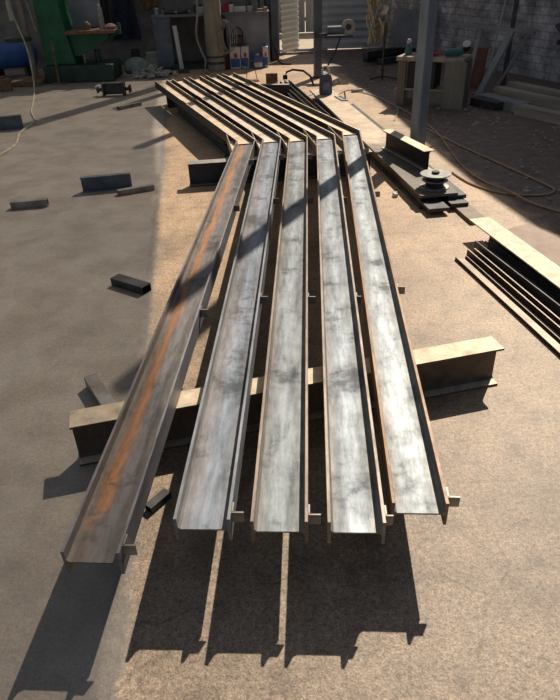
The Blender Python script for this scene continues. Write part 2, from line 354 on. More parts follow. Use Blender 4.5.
# ------------------------------------------------------------------ portal frames
near = [(-.558, 1.178), (-.252, 1.285), (-.022, 1.265), (.205, 1.25), (.405, 1.315)]
knee = [(-.235, 5.76), (.0, 5.79), (.24, 5.79), (.492, 5.83), (.738, 5.95)]
tip = [(-1.50, 9.22), (-1.275, 9.32), (-1.05, 9.42), (-.82, 9.52), (-.595, 9.62)]
flabels = ['leftmost of the five steel portal frames, with an orange rust streak along its trough',
           'second portal frame from the left, bluish mill scale, beside the rust-streaked one',
           'middle one of the five bent steel portal frames on the cross beams',
           'fourth portal frame from the left, pale chalky web, between middle and rightmost frames',
           'rightmost of the five steel portal frames, brightest web and rusty right flange']
tints = [(.17, .16, .16), (.215, .245, .285), (.225, .25, .27), (.255, .285, .315), (.285, .315, .335)]
edges = [(.24, .235, .25), (.25, .27, .30), (.30, .24, .20), (.34, .29, .25), (.28, .19, .13)]
ZC = .2475 + .004
h_, b_, tw, tf = .170, .091, .006, .0095
ratio_rows = [(0.0, 1.2), (.32, 2.7), (.645, 4.15), (.875, 5.2)]
def arr(v): return Vector((v[0], v[1]))
for i in range(5):
    A, K, T = arr(near[i]), arr(knee[i]), arr(tip[i])
    dc = (K - A).normalized(); ang = math.atan2(-dc.x, dc.y)
    root = thing('portal_frame', flabels[i], 'steel frame', (A.x, A.y, 0), ang, 'steel portal frames laid across the support beams')
    Rm = Matrix.Rotation(-ang, 2)
    k = Rm @ (K - A); t_ = Rm @ (T - A); Lc = k.y
    dr = (t_ - k).normalized(); nr = Vector((dr.y, -dr.x)); dcl = Vector((0, 1)); nc = Vector((1, 0))
    bis = (nc + nr).normalized(); sc = 1 / bis.dot(nc)
    bv = bis * sc
    sec = isec(h_, b_, tw, tf)
    steel = steel_web('frame_steel', tints[i], edges[i], rust=[.72, .1, .0, .0, .0][i], seed=i * 3.7 + 1, dark=[1, .3, .3, 0, 0][i])
    fr0 = lambda t, z: (t, 0, z + ZC)
    frk = lambda t, z: (k.x + bv.x * t, k.y + bv.y * t, z + ZC)
    frt = lambda t, z: (t_.x + nr.x * t, t_.y + nr.y * t, z + ZC)
    MB().sweep(sec, [fr0, frk]).build('column', steel, root)
    lit_top = RAFT[i % 2]
    MB().sweep(sec, [frk, frt]).build('rafter', lit_top, root)
    # haunch: web gusset and slanting flange in the inner corner
    I = Vector((k.x - bv.x * h_ / 2, k.y - bv.y * h_ / 2)); a_ = I + dr * .30; b2 = I - dcl * .32
    MB().prism([tuple(I), tuple(a_), tuple(b2)], ZC - .003, ZC + .003).build('haunch_web', lit_top, root)
    dd = (a_ - b2).normalized(); nn = Vector((-dd.y, dd.x)) * .006
    MB().prism([tuple(b2), tuple(a_), tuple(a_ + nn), tuple(b2 + nn)], ZC - .042, ZC + .042).build('haunch_flange', PALESTEEL, root)
    # stiffener plate across the knee
    MB().prism([tuple(I + bv * .012), tuple(I + bv * .158), tuple(I + bv * .158 + Vector((0, .006))), tuple(I + bv * .012 + Vector((0, .006)))], ZC + .003, ZC + .012).build('stiffener', lit_top, root)
    # purlin cleats on the right flange
    for q, yy in enumerate([.03, 1.42, 2.86, 3.95]):
        yy += [0, .0, .0, -.0, .02][i] * q
        cw = .024 if i == 3 else .038
        mb = MB().box((h_ / 2 + cw / 2, yy, ZC + .024), (cw, .005, .040)).box((h_ / 2 + .0035, yy + .02, ZC + .024), (.005, .04, .040))
        mb.build('cleat', BARESTEEL, root)

# cross beams carrying the frames
def beam(name, label, A, B, H, B_, tw_, tf_, m_, z=0, cat='steel beam', group=None):
    A, B = Vector(A), Vector(B); d = B - A; ang = math.atan2(-d.x, d.y)
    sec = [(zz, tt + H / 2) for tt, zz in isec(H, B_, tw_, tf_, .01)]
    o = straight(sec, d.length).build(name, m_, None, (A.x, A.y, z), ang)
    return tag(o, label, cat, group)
CROSS = toplit('cross_beam_steel', (.16, .12, .09), (.66, .55, .40), 14, .6, .2)
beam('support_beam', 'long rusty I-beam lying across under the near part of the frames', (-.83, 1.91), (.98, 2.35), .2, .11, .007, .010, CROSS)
beam('support_beam', 'dark I-beam under the knees of the frames, its left end sticking out', (-.74, 5.44), (.88, 5.62), .2, .11, .007, .010, TOPLITBLUE)
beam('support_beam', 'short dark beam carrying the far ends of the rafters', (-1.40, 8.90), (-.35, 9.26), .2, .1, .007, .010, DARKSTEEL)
beam('support_beam', 'steel beam on the ground running parallel beneath the rafters', (-.46, 6.35), (-1.20, 8.45), .12, .06, .006, .008, TOPLITBEAM)

# ------------------------------------------------------------------ stack of flats to the right of the frames
sdir = math.atan2(.126, 1.0)
m, n, b = newmat('top_plate_steel'); TOPPLATE = m; v = coords(n)
f = noise(n, v, 6, 7, .6); sp0 = N(n, 'ShaderNodeSeparateXYZ'); n.links.new(v, sp0.inputs[0])
yy = N(n, 'ShaderNodeMath', operation='MULTIPLY_ADD'); n.links.new(f, yy.inputs[0]); yy.inputs[1].default_value = .8; n.links.new(sp0.outputs[1], yy.inputs[2])
q5 = N(n, 'ShaderNodeMath', operation='MULTIPLY'); n.links.new(yy.outputs[0], q5.inputs[0]); q5.inputs[1].default_value = .25
n.links.new(mix(n, ramp(n, q5.outputs[0], [(.40, 0.), (.58, 1.)]), ramp(n, f, [(.3, (.11, .095, .08)), (.65, (.20, .17, .14))]), ramp(n, f, [(.3, (.42, .33, .24)), (.65, (.66, .53, .40))])), b.inputs['Base Color'])
b.inputs['Roughness'].default_value = .6; b.inputs['Metallic'].default_value = .2
def flat(label, v0, v1, u0, L, z0, th, m_, name='steel_flat'):
    r = MB().box(((v0 + v1) / 2, u0 + L / 2, z0 + th / 2), (v1 - v0, L, th)).build(name, m_, None, (1.275, 4.65, 0), sdir)
    return tag(r, label, 'steel plate', 'steel plates stacked right of the frames')
th = .028
flat('lowest left flat bar, its end just ahead of the others on the floor', -.155, -.035, -.02, 4.4, 0, th, DARKSTEEL)
flat('lowest middle flat bar of the plate stack, pulled back under the others', -.03, .09, -.02, 4.2, 0, th, DARKSTEEL)
flat('lowest right flat bar, pushed out furthest to the front of the plate stack', .095, .225, -.40, 3.2, 0, th, BROWNFLAT)
flat('second layer left flat bar with a pale end face above the floor', -.14, .02, -.17, 4.3, th, th, DARKSTEEL)
flat('second layer right flat bar of the plate stack, stepping out below the spool', .06, .20, -.10, 3.9, th, th, DARKSTEEL)
flat('third layer left flat bar, its end set back under the wide plate', -.14, .01, .04, 4.3, 2 * th, th, DARKSTEEL)
flat('third layer right flat bar poking out right of the wide plate', .075, .22, .0, 3.6, 2 * th, th, DARKSTEEL)
flat('wide pale top plate of the stack carrying the I-beam piece and the spool', -.15, .15, .0, 4.62, 3 * th, .02, TOPPLATE, 'wide_steel_plate')
ZT = 3 * th + .02
beam('beam_offcut', 'short I-beam piece standing on the wide plate in front of the blue grey post', (1.315, 5.25), (1.09, 6.05), .17, .1, .006, .008, TOPLITBEAM, ZT)
sp = thing('cable_spool', 'small zinc grey spool standing on the wide plate', 'spool', (1.275, 4.83, ZT))
MB().lathe([(.04, 0), (.115, 0), (.118, .004), (.115, .008), (.045, .01), (.045, .05), (.04, .05)], 32).build('lower_flange', ZINC, sp, smooth=True)
MB().lathe([(.044, .01), (.072, .012), (.072, .098), (.044, .1)], 32).build('wire_winding', BLACK, sp, smooth=True)
MB().lathe([(.045, .05), (.10, .054), (.102, .058), (.1, .062), (.045, .064)], 32).build('middle_flange', ZINC, sp, smooth=True)
mb = MB(); prof = [(.05, .10), (.118, .10), (.121, .104), (.118, .108), (.05, .108), (.05, .10)]
mb.lathe(prof[:-1], 32); mb.build('upper_flange', ZINC, sp, smooth=True)
MB().lathe([(.018, .1081), (.03, .1081), (.03, .125), (.018, .125)], 20).build('hub', BLACK, sp, smooth=True)

# ------------------------------------------------------------------ right foreground stack (channels + plates)
def line_obj(name, label, A, B, sec, m_, z, cat='steel channel', group=None):
    A, B = Vector(A), Vector(B); d = B - A; ang = math.atan2(-d.x, d.y)
    return tag(straight(sec, d.length).build(name, m_, None, (A.x, A.y, z), ang), label, cat, group)
line_obj('steel_channel', 'narrow channel lying nearest the frames in the right hand steel pile', (1.50, 1.95), (1.19, 3.68), usec(.075, .022, .005, .004), TOPLITRUST, 0, group='right hand pile of steel')
line_obj('steel_channel', 'brown edged channel between the narrow channel and the black one', (1.60, 2.0), (1.275, 3.75), usec(.055, .04, .005, .008), TOPLITRUST, 0, group='right hand pile of steel')
line_obj('steel_channel', 'deep black channel half hidden under the pale plate', (1.735, 2.05), (1.365, 3.82), usec(.11, .07, .006, .008), DARKSTEEL, 0, group='right hand pile of steel')
line_obj('steel_beam', 'dark beam on the floor holding up the pale plate', (1.88, 2.1), (1.46, 3.95), [(zz, tt + .06) for tt, zz in isec(.12, .07, .006, .008)], DARKSTEEL, 0, 'steel beam', 'right hand pile of steel')
line_obj('pale_steel_plate', 'long pale flat plate lying on top of the right hand steel pile', (1.80, 1.95), (1.405, 4.06), [(-.075, 0), (.075, 0), (.075, .008), (-.075, .008)], LIMESTEEL, .1205, 'steel plate', 'right hand pile of steel')
pk = MB().prism([(1.60, 4.10), (1.82, 4.22), (2.0, 3.75), (2.6, 2.6), (2.3, 2.3), (1.97, 2.3)], .0, .012).build('pinkish_steel_sheet', PINKSTEEL)
tag(pk, 'wide pinkish flat sheet on the floor behind the pale plate', 'steel sheet')

# ------------------------------------------------------------------ offcuts on the left floor
def offc(label, A, B, sec, m_, z=0, name='steel_offcut', cat='offcut'):
    return line_obj(name, label, A, B, sec, m_, z, cat)
def usec_side(h, b, tw, tf):        # channel standing on one flange, web towards -x
    return [(0, 0), (b, 0), (b, tf), (tw, tf), (tw, h - tf), (b, h - tf), (b, h), (0, h)]
def hollow(name, label, A, B, wd, ht, t, m_, z=0):
    A, B = Vector(A), Vector(B); d = B - A; ang = math.atan2(-d.x, d.y); L = d.length
    mb = MB(); o = [(-wd / 2, 0), (wd / 2, 0), (wd / 2, ht), (-wd / 2, ht)]; i_ = [(-wd / 2 + t, t), (wd / 2 - t, t), (wd / 2 - t, ht - t), (-wd / 2 + t, ht - t)]
    vs = [(x, y, zz) for y in (0, L) for x, zz in o + i_]; fs = []
    for k in range(4):
        j = (k + 1) % 4
        fs += [(k, j, 8 + j, 8 + k), (4 + k, 12 + k, 12 + j, 4 + j), (k, 4 + k, 4 + j, j), (8 + k, 8 + j, 12 + j, 12 + k)]
    mb.add(vs, fs)
    return tag(mb.build(name, m_, None, (A.x, A.y, z), ang), label, 'tube offcut')
offc('upright channel offcut standing on the floor left of the knees, bluish face', (-1.26, 5.47), (-1.68, 5.39), [(-x, z) for x, z in usec_side(.13, .05, .006, .008)], BLUESTEEL, name='channel_offcut')
hollow('tube_offcut', 'square tube piece lying furthest left beyond the floor channel offcut', (-2.17, 5.0), (-1.88, 5.04), .06, .06, .004, BARESTEEL)
hollow('tube_offcut', 'thin tube piece lying just in front of the upright channel offcut', (-1.34, 5.24), (-1.05, 5.37), .05, .045, .004, BARESTEEL)
hollow('tube_offcut', 'small tube piece on the floor left of the rafter ends', (-2.06, 8.85), (-1.80, 9.12), .05, .045, .004, BARESTEEL)
hollow('tube_offcut', 'dark rectangular tube piece with its open end towards the frames', (-.79, 3.37), (-1.01, 3.52), .075, .05, .005, DARKSTEEL)
hollow('tube_offcut', 'brownish tube piece leaning against the left end of the near cross beam', (-.71, 2.10), (-.90, 2.42), .06, .06, .005, BARESTEEL)
hollow('tube_offcut', 'small dark tube piece on the ground under the leftmost frame', (-.44, 1.68), (-.50, 1.60), .035, .03, .003, DARKSTEEL)
offc('channel offcut standing at the left edge of the picture below the blue tank', (-3.05, 7.98), (-3.55, 7.90), [(-x, z) for x, z in usec_side(.16, .06, .006, .008)], BLUESTEEL, name='channel_offcut')
# short roller / beam trolley
t = thing('beam_trolley', 'short dark I-section block with pin stubs on the floor before the green machine', 'trolley', (-2.33, 9.95, 0), -.02)
MB().box((0, 0, .09), (.30, .03, .15)).box((-.15, 0, .09), (.03, .14, .18)).box((.15, 0, .09), (.03, .14, .18)).box((0, 0, .168), (.30, .08, .014)).build('body', DARKSTEEL, t, bevel=.004)
MB().tube([(-.26, 0, .085), (-.15, 0, .085)], .025, 12).build('stub', DARKSTEEL, t); MB().tube([(.15, 0, .085), (.26, 0, .085)], .025, 12).build('stub', DARKSTEEL, t)
MB().box((.24, 0, .085), (.02, .12, .1)).build('stub_plate', DARKSTEEL, t); MB().box((-.24, 0, .085), (.02, .1, .08)).build('stub_plate', DARKSTEEL, t)

# ------------------------------------------------------------------ cables and hoses
def cable(name, label, pts, r, m_, cat='cable', k=6):
    return tag(MB().tube(smoothpts(pts, k), r, 7).build(name, m_, smooth=True), label, cat)
cable('power_cable', 'pale cable snaking down the left edge of the floor', [(-2.55, 5.7, .008), (-2.75, 6.2, .008), (-2.88, 6.6, .008), (-2.86, 7.1, .008), (-3.0, 7.7, .008), (-3.02, 8.3, .008), (-3.25, 8.9, .008), (-3.42, 9.5, .008), (-3.62, 10.2, .01), (-3.72, 10.6, .15), (-3.78, 10.8, .6), (-3.95, 10.9, 1.2), (-4.1, 10.9, 2.1)], .012, CABLE)
cable('air_hose', 'brown hose looping over the dirt floor on the right', [(1.72, 7.5, .01), (1.74, 7.1, .01), (1.86, 6.55, .01), (1.95, 6.2, .01), (2.05, 5.86, .01), (2.18, 5.4, .01), (2.27, 5.08, .01), (2.29, 4.93, .01), (2.2, 4.83, .01), (2.05, 4.82, .01), (1.88, 4.88, .01), (1.76, 5.0, .01), (1.66, 5.2, .01), (1.60, 5.5, .01)], .009, HOSE, 'hose')
cable('air_hose', 'second brown hose running from the post base out of the right edge', [(1.62, 8.4, .01), (1.70, 7.9, .01), (1.78, 7.3, .012), (1.80, 6.8, .01), (1.76, 6.2, .01), (1.74, 5.6, .01), (1.80, 5.2, .012), (1.90, 4.85, .035), (2.02, 4.6, .01), (2.3, 4.25, .01), (2.7, 3.9, .01)], .009, HOSE, 'hose')
cable('air_hose', 'thin pale hose lying on the dirt toward the wooden crate', [(.95, 9.3, .01), (1.15, 9.6, .01), (1.4, 9.2, .01), (1.55, 8.7, .01), (1.6, 8.2, .01), (1.45, 7.6, .01)], .007, CABLE, 'hose')
# coil hanging on the pipe
cc = MB()
for j in range(4):
    cc.tube([(-.74 + .10 * math.cos(a) * (1 + .06 * j) + .03 * j, 11.75 + .01 * j, .55 + .26 * math.sin(a) * (1 - .05 * j)) for a in [2 * math.pi * q / 28 for q in range(29)]], .009, 6)
tag(cc.build('hose_coil', GREYCABLE, smooth=True), 'grey hose coil hanging at the right of the pipe column', 'hose')
cable('hanging_cable', 'pale thick cable hanging down the left side of the pipe column', [(-1.2, 11.9, 1.6), (-1.17, 11.85, 1.0), (-1.22, 11.8, .6), (-1.16, 11.8, .35), (-1.1, 11.8, .2), (-1.12, 11.78, .05), (-1.05, 11.6, .015)], .018, GREYCABLE)
cable('hanging_cable', 'dark cable hanging beside the grey panel right of the boxes', [(-.05, 12.85, 1.3), (-.02, 12.7, .8), (.06, 12.62, .4), (.16, 12.6, .12), (.22, 12.4, .02), (.4, 12.3, .015)], .014, BLACK)

# ------------------------------------------------------------------ back left: green press machine
g = thing('press_machine', 'tall green cast iron press with a table and bed, standing at the back left', 'machine', (-3.2, 11.55, 0))
MB().box((.03, .05, .13), (1.15, .75, .26)).build('bed', DKGREEN, g, bevel=.02)
MB().add([(-.52, -.2, .26), (-.02, -.2, .26), (-.12, -.2, 1.0), (-.10, -.2, 2.3), (-.52, -.2, 2.3), (-.52, .35, .26), (-.02, .35, .26), (-.12, .35, 1.0), (-.10, .35, 2.3), (-.52, .35, 2.3)],
    [(0, 1, 2, 3, 4), (9, 8, 7, 6, 5), (0, 5, 6, 1), (1, 6, 7, 2), (2, 7, 8, 3), (3, 8, 9, 4), (4, 9, 5, 0)]).build('column', GREEN, g, bevel=.015)
MB().box((.32, -.05, .74), (.80, .5, .05)).build('table', RUSTY, g, bevel=.008)
MB().add([(-.09, -.12, .71), (.6, -.12, .71), (.55, -.12, .62), (.06, -.12, .38), (-.06, -.12, .38), (-.09, .12, .71), (.6, .12, .71), (.55, .12, .62), (.06, .12, .38), (-.06, .12, .38)],
    [(0, 1, 2, 3, 4), (9, 8, 7, 6, 5), (0, 5, 6, 1), (1, 6, 7, 2), (2, 7, 8, 3), (3, 8, 9, 4), (4, 9, 5, 0)]).build('bracket', GREEN, g)
MB().box((.18, .25, 1.3), (.5, .03, 1.05)).build('guard_panel', PANELM, g)
MB().tube([(.1, -.05, .26), (.1, -.05, .5)], .022, 12).build('screw', ZINC, g, smooth=True)
MB().tube([(.32, 0, .26), (.32, 0, .46)], .05, 14).build('jack', DKGREEN, g, smooth=True)
MB().tube([(.62, -.2, .66), (.78, -.26, .74)], .03, 10).box((.8, -.26, .78), (.05, .06, .16)).build('crank', DKGREEN, g)
MB().tube([(-.3, -.40, .0), (-.3, -.33, .64)], .018, 8).box((-.3, -.42, .012), (.22, .1, .02)).build('foot_lever', RUSTY, g)
for x, y, z, mm, lab, nm, rr, hh in [(-2.93, 11.4, .766, RUSTY, 'rust brown round tin standing on the green machine table', 'tin', .05, .1), (-2.70, 11.42, .766, ZINC, 'tall pale bottle standing on the green machine table', 'bottle', .045, .34)]:
    o = thing(nm, lab, nm, (x, y, z)); MB().lathe([(rr, 0), (rr, hh * .8), (rr * .7, hh * .92), (rr * .45, hh)], 16).build('body', mm, o, smooth=True); MB().lathe([(rr * .5, hh), (rr * .5, hh + .02)], 16).build('cap', WHITE, o)
rg = MB(); rg.lathe([(.02, 0), (.09, .01), (.1, .04), (.06, .07), (.02, .08)], 10); tag(rg.build('rag', mat('pink_rag', (.45, .25, .26), (.25, .12, .14), 20, .95), None, (-2.56, 11.42, .766)), 'crumpled pinkish rag on the end of the green machine table', 'rag')

# drill at the far left
d = thing('pillar_drill', 'old grey pillar drill with a small table at the far left edge', 'machine', (-4.0, 11.3, 0))
MB().box((0, 0, .04), (.5, .6, .08)).build('base', RUSTY, d, bevel=.01)
MB().tube([(.05, .1, .08), (.05, .1, 2.0)], .05, 14).build('pillar', PIPE, d, smooth=True)
MB().lathe([(.2, .66), (.21, .68), (.21, .71), (.02, .72)], 20, (-.02, -.12, 0)).build('table', DKGREEN, d, smooth=True)
MB().tube([(-.05, -.1, .95), (-.05, -.1, 1.5)], .04, 12).build('spindle', CARD, d, smooth=True)
MB().tube([(.2, -.1, 1.5), (.28, -.12, .9), (.3, -.12, .78)], .012, 6).build('handle', ZINC, d)
tk = thing('air_tank', 'blue horizontal air tank on small feet at the left edge', 'tank', (-4.55, 12.1, 0))
MB().lathe([(.06, -.45), (.17, -.42), (.21, -.35), (.21, .35), (.17, .42), (.06, .45)], 24).build('vessel', BLUE, tk, (0, 0, .36), smooth=True).rotation_euler = (0, math.pi / 2, .3)
for sx in (-.25, .25): MB().box((sx, 0, .08), (.05, .25, .16)).build('foot', DARKSTEEL, tk)
cable('hanging_cable', 'thin hose hanging against the back wall left of the green machine', [(-3.85, 12.9, 2.0), (-3.75, 12.8, 1.2), (-3.72, 12.7, .8), (-3.8, 12.6, .5), (-3.95, 12.5, .3)], .012, GREYCABLE)
for x, lab in ((-4.05, 'rusty iron lump on the floor by the drill base at the left edge'), (-3.62, 'pale toolbox lump between the drill and the green machine')):
    o = MB().box((0, 0, .09), (.24, .2, .18)).box((0, 0, .2), (.12, .04, .04)).build('iron_block' if x < -4 else 'tool_box', RUSTY if x < -4 else CARD, None, (x + .05 if x > -4 else x - .2, 10.7 if x < -4 else 12.2, 0), .3, bevel=.01)
    tag(o, lab, 'block' if x < -4 else 'box')

# hanging cloths on the back wall
def cloth(name, label, x, y, z0, z1, wd, m_, cat):
    mb = MB(); nx, nz = 14, 10; vs = []
    for j in range(nz + 1):
        for i in range(nx + 1):
            u, v_ = i / nx, j / nz; ww = wd * (.55 + .45 * v_)
            vs.append((ww * (u - .5), -.05 - .035 * math.sin(u * 13 + v_ * 2), z1 + (z0 - z1) * v_))
    k = len(vs); vs += [(p[0], p[1] + .015, p[2]) for p in vs]; fs = []
    for j in range(nz):
        for i in range(nx):
            a = j * (nx + 1) + i; fs += [(a, a + 1, a + nx + 2, a + nx + 1), (k + a, k + a + nx + 1, k + a + nx + 2, k + a + 1)]
    for i in range(nx): fs += [(i, k + i, k + i + 1, i + 1), (nz * (nx + 1) + i, nz * (nx + 1) + i + 1, k + nz * (nx + 1) + i + 1, k + nz * (nx + 1) + i)]
    for j in range(nz): a = j * (nx + 1); fs += [(a, a + nx + 1, k + a + nx + 1, k + a), (a + nx, k + a + nx, k + a + 2 * nx + 1, a + 2 * nx + 1)]
    mb.add(vs, fs); return tag(mb.build(name, m_, None, (x, y, 0), smooth=True), label, cat)
cloth('work_jacket', 'dark blue work jacket hanging on the back wall right of the green machine', -2.62, 13.02, .45, 1.7, .5, DENIM, 'jacket')
cloth('work_overall', 'black overall hanging on the back wall behind the green machine table', -3.05, 13.0, .5, 1.7, .45, BLACK, 'overalls')
cloth('hanging_rags', 'brown rags hanging on the back wall above the left end of the bench', -2.15, 13.02, .95, 1.7, .3, RUSTY, 'rags')

# scrap heap, sack, boxes
sc_ = MB()
for i in range(170):
    a, r_ = random.uniform(0, 6.28), random.uniform(0, .42) ; z = .02 + max(0, (.3 - r_) * .5) * random.random()
    sc_.box((r_ * math.cos(a) * 1.1, r_ * math.sin(a) * .7, z), (random.uniform(.03, .12), random.uniform(.01, .05), random.uniform(.01, .03)), random.uniform(0, 3), random.uniform(-.5, .5), random.uniform(-.5, .5))
tag(sc_.build('metal_scrap', CARD, None, (-2.02, 11.6, .02)), 'heap of small grey metal scraps on the floor left of the bench', 'scrap', kind='stuff')
sk_ = MB(); sk_.lathe([(.2, 0), (.24, .06), (.21, .16), (.14, .22), (.05, .25)], 9)
tag(sk_.build('crumpled_sack', FOAM, None, (-2.36, 12.1, 0), smooth=True), 'pale green crumpled sack on the floor beside the green machine', 'sack')
tag(MB().box((0, 0, .1), (.26, .22, .2)).box((0, 0, .24), (.22, .2, .08), .2).build('small_crate', CARD, None, (-2.12, 12.5, 0), .1, bevel=.006), 'pale grey box against the left end of the bench', 'box')
tag(MB().box((0, 0, .17), (.16, .14, .34)).build('scrap_canister', BLACK, None, (-2.42, 12.45, 0), .2, bevel=.02), 'black canister in the dark corner left of the bench', 'canister')

# ------------------------------------------------------------------ bench
bn = thing('workbench', 'long grey steel workbench against the back wall behind the pipe column', 'workbench', (0, 12.5, 0))
MB().box((-1.0, .1, .86), (2.05, .75, .04)).build('worktop', BENCHM, bn, bevel=.004)
MB().box((-1.86, -.2, .44), (.30, .04, .8)).build('side_panel', BENCHM, bn)
MB().box((-1.40, -.05, .04), (.72, .5, .08)).build('bottom_shelf', DKGREEN, bn)
MB().box((-1.02, .1, .44), (.04, .6, .8)).build('side_panel', BENCHM, bn)
MB().box((-1.45, .35, .44), (.85, .03, .8)).build('back_panel', BACKW, bn)
MB().box((-.36, -.18, .45), (.76, .03, .80)).build('front_panel', PANELM, bn)
for x in (-1.98, -.03): MB().box((x, .4, .42), (.05, .05, .84)).build('leg', BENCHM, bn)
o = MB().box((0, 0, .36), (.07, .05, .72)).build('white_bar', WHITE, None, (-1.56, 12.12, .0), 0); o.rotation_euler = (-.1, -.09, 0); tag(o, 'white upright bar leaning on the front of the bench', 'bar')
tag(MB().box((0, 0, .03), (.2, .12, .06)).build('dark_brick', DARKSTEEL, None, (-1.50, 11.85, 0), .1, bevel=.005), 'dark iron block on the floor in front of the white bar', 'block')
pal = [('tin_can', 'tin can', ZINC), ('oil_bottle', 'oil bottle', BLACK), ('paint_tin', 'paint tin', CARD), ('jar', 'jar', FOAM), ('spray_can', 'spray can', WHITE)]
ben = [(-1.93, .05, .11, 0, 'pale tall tin at the left end of the bench top'), (-1.80, .04, .07, 3, 'green grey jar second from the left end of the bench top'), (-1.24, .04, .12, 1, 'black bottle on the bench top above the open shelf'),
       (-1.16, .06, .1, 2, 'pale paint tin on the bench top just left of the pipe column'), (-.62, .045, .12, 4, 'white spray can on the bench top just right of the pipe column'), (-.30, .05, .09, 2, 'pale tin on the bench top above the boxes')]
for x, r_, hh, ty, lab in ben:
    o = thing(pal[ty][0], lab, 'container', (x, 12.35, .88)); MB().lathe([(r_, 0), (r_, hh * .85), (r_ * .6, hh)], 16).build('body', pal[ty][2], o, smooth=True); MB().lathe([(r_ * .4, hh), (r_ * .4, hh + .03)], 12).build('cap', BLACK, o)
tag(MB().box((0, 0, .05), (.16, .12, .1)).box((.02, 0, .12), (.08, .05, .05), .3).build('red_tool_case', RED, None, (-.72, 12.45, .88), .2, bevel=.006), 'red case on the bench top behind the spray can', 'case')
tag(MB().box((0, 0, .04), (.2, .12, .08)).build('white_carton', WHITE, None, (-.47, 12.38, .88), -.1, bevel=.004), 'white carton on the bench top between spray can and pale tin', 'carton')
for k, (x, lab) in enumerate([(-1.70, 'dark angle grinder lying left of the middle of the bench top'), (-1.47, 'dark drill lying on the bench top beside the grinder')]):
    o = thing('power_tool', lab, 'power tool', (x, 12.32, .88), .4 * k); MB().tube([(-.1, 0, .035), (.1, 0, .035)], .032, 12).build('body', DARKSTEEL, o, smooth=True)
    MB().lathe([(.05, .0), (.05, .02)], 16, (.11, 0, .03)).build('head', ZINC, o); MB().tube([(.04, 0, .04), (.06, -.08, .06)], .012, 8).build('handle', BLACK, o)
tag(MB().box((0, 0, .02), (.14, .05, .04)).box((.09, 0, .03), (.06, .09, .06)).build('small_vice', mat('orange_iron', (.55, .38, .16), (.3, .18, .1), 12, .6, .2), None, (-.12, 12.33, .88), .2, bevel=.004), 'yellowish small tool at the right end of the bench top', 'tool')
tag(MB().lathe([(.004, 0), (.02, .004), (.02, .05), (.004, .055)], 12).build('bright_bulb', WHITE, None, (-1.03, 12.25, .88)), 'tiny bright white cap on the bench top behind the pipe column', 'cap')

# drums and boxes in front of the panel
def canister(label, x, y, wd, dp, hh, m1, m2, capm, rz=0):
    o = thing('cleaner_canister', label, 'canister', (x, y, 0), rz)
    MB().box((0, 0, hh / 2), (wd, dp, hh)).build('body', m1, o, bevel=.02)
    lp = MB().box((0, -dp / 2 - .001, hh * .3), (wd * .84, .004, hh * .38)).build('label_panel', m2, o)
    MB().box((wd * .05, -dp / 2 - .002, hh * .62), (wd * .3, .006, hh * .2)).build('red_print', RED, lp)
    MB().lathe([(.03, 0), (.03, .035)], 14, (0, 0, hh)).build('cap', capm, o)
canister('white and blue canister with red print, left one below the black pot', -.60, 12.12, .19, .2, .36, WHITE, BLUE, BLACK, .05)
canister('white canister with blue lower label and red print, right of the first under the pot', -.42, 12.16, .14, .2, .36, WHITE, BLUE, RED, -.05)
canister('short blue and white canister at the right of the floor containers', -.20, 12.1, .17, .18, .2, BLUE, WHITE, WHITE, .1)
canister('narrow blue canister with white label standing furthest right in front of the grey panel', -.06, 12.2, .10, .14, .34, WHITE, BLUE, BLUE, 0)
pt = thing('black_pot', 'black pot with a hooped handle on top of the white canisters', 'pot', (-.54, 12.14, .396))
MB().lathe([(.085, 0), (.10, .02), (.105, .13), (.098, .13), (.09, .03)], 24).build('body', BLACK, pt, smooth=True)
MB().tube([(.1 * math.cos(a), 0, .12 + .14 * math.sin(a)) for a in [math.pi * q / 14 for q in range(15)]], .011, 8).build('handle', BLACK, pt, smooth=True)
tag(MB().box((0, 0, .17), (.1, .14, .34)).build('dark_red_can', mat('dark_red_tin', (.16, .02, .04), (.05, .02, .03), 8, .5), None, (-.76, 12.16, 0), .2, bevel=.012), 'dark red can tucked between the pipe column and the canisters', 'can')
tag(MB().box((0, 0, .62), (.12, .03, 1.24)).box((.14, .02, .62), (.1, .02, 1.24)).build('leaning_boards', GREYWOOD, None, (-.22, 13.0, 0), 0), 'narrow upright grey boards leaning behind the hanging dark cable', 'boards')

# small wire stand, iron block, channel near knee
ws = thing('wire_stand', 'thin bent wire stand on a small plate behind the rafters', 'stand', (-.3, 10.75, 0))
MB().tube([(-.07, 0, .01), (-.05, 0, .28), (.05, .02, .30), (.10, 0, .01)], .007, 6).build('wire', DARKSTEEL, ws); MB().box((.0, -.02, .01), (.26, .12, .02)).build('base', RUSTY, ws)
ib = MB().prism([(-.13, -.05), (.13, -.05), (.13, .05), (-.13, .05)], 0, .012).box((.0, .05, .09), (.18, .012, .16)).build('angle_bracket', RUSTY, None, (.03, 10.25, .0), -.05); tag(ib, 'rusty brown angle bracket standing near the far end of the black channels', 'bracket')
beam('beam_offcut', 'short blue grey beam piece lying behind the rafters near the jug', (-.14, 9.38), (.27, 9.30), .17, .09, .006, .008, TOPLITBLUE)
# long black channels beyond the frames
line_obj('steel_channel', 'long black channel running behind the rafters, left of the pair', (.60, 7.3), (.12, 10.2), usec(.08, .07, .006, .008), DARKSTEEL, 0)
line_obj('steel_channel', 'long black channel running behind the rafters, right of the pair', (.67, 7.7), (.26, 10.3), usec(.075, .07, .006, .008), DARKSTEEL, 0)
cl = thing('bar_clamp', 'dark bent clamp lying across the far ends of the black channels', 'clamp', (.36, 10.35, .07), 0)
MB().tube([(-.12, 0, .02), (-.1, 0, .1), (.0, .02, .13), (.16, 0, .11), (.26, -.1, .05), (.3, -.28, -.05)], .016, 8).build('bar', BLACK, cl, smooth=True)
MB().box((-.12, 0, .03), (.07, .06, .06)).build('jaw', BLACK, cl)
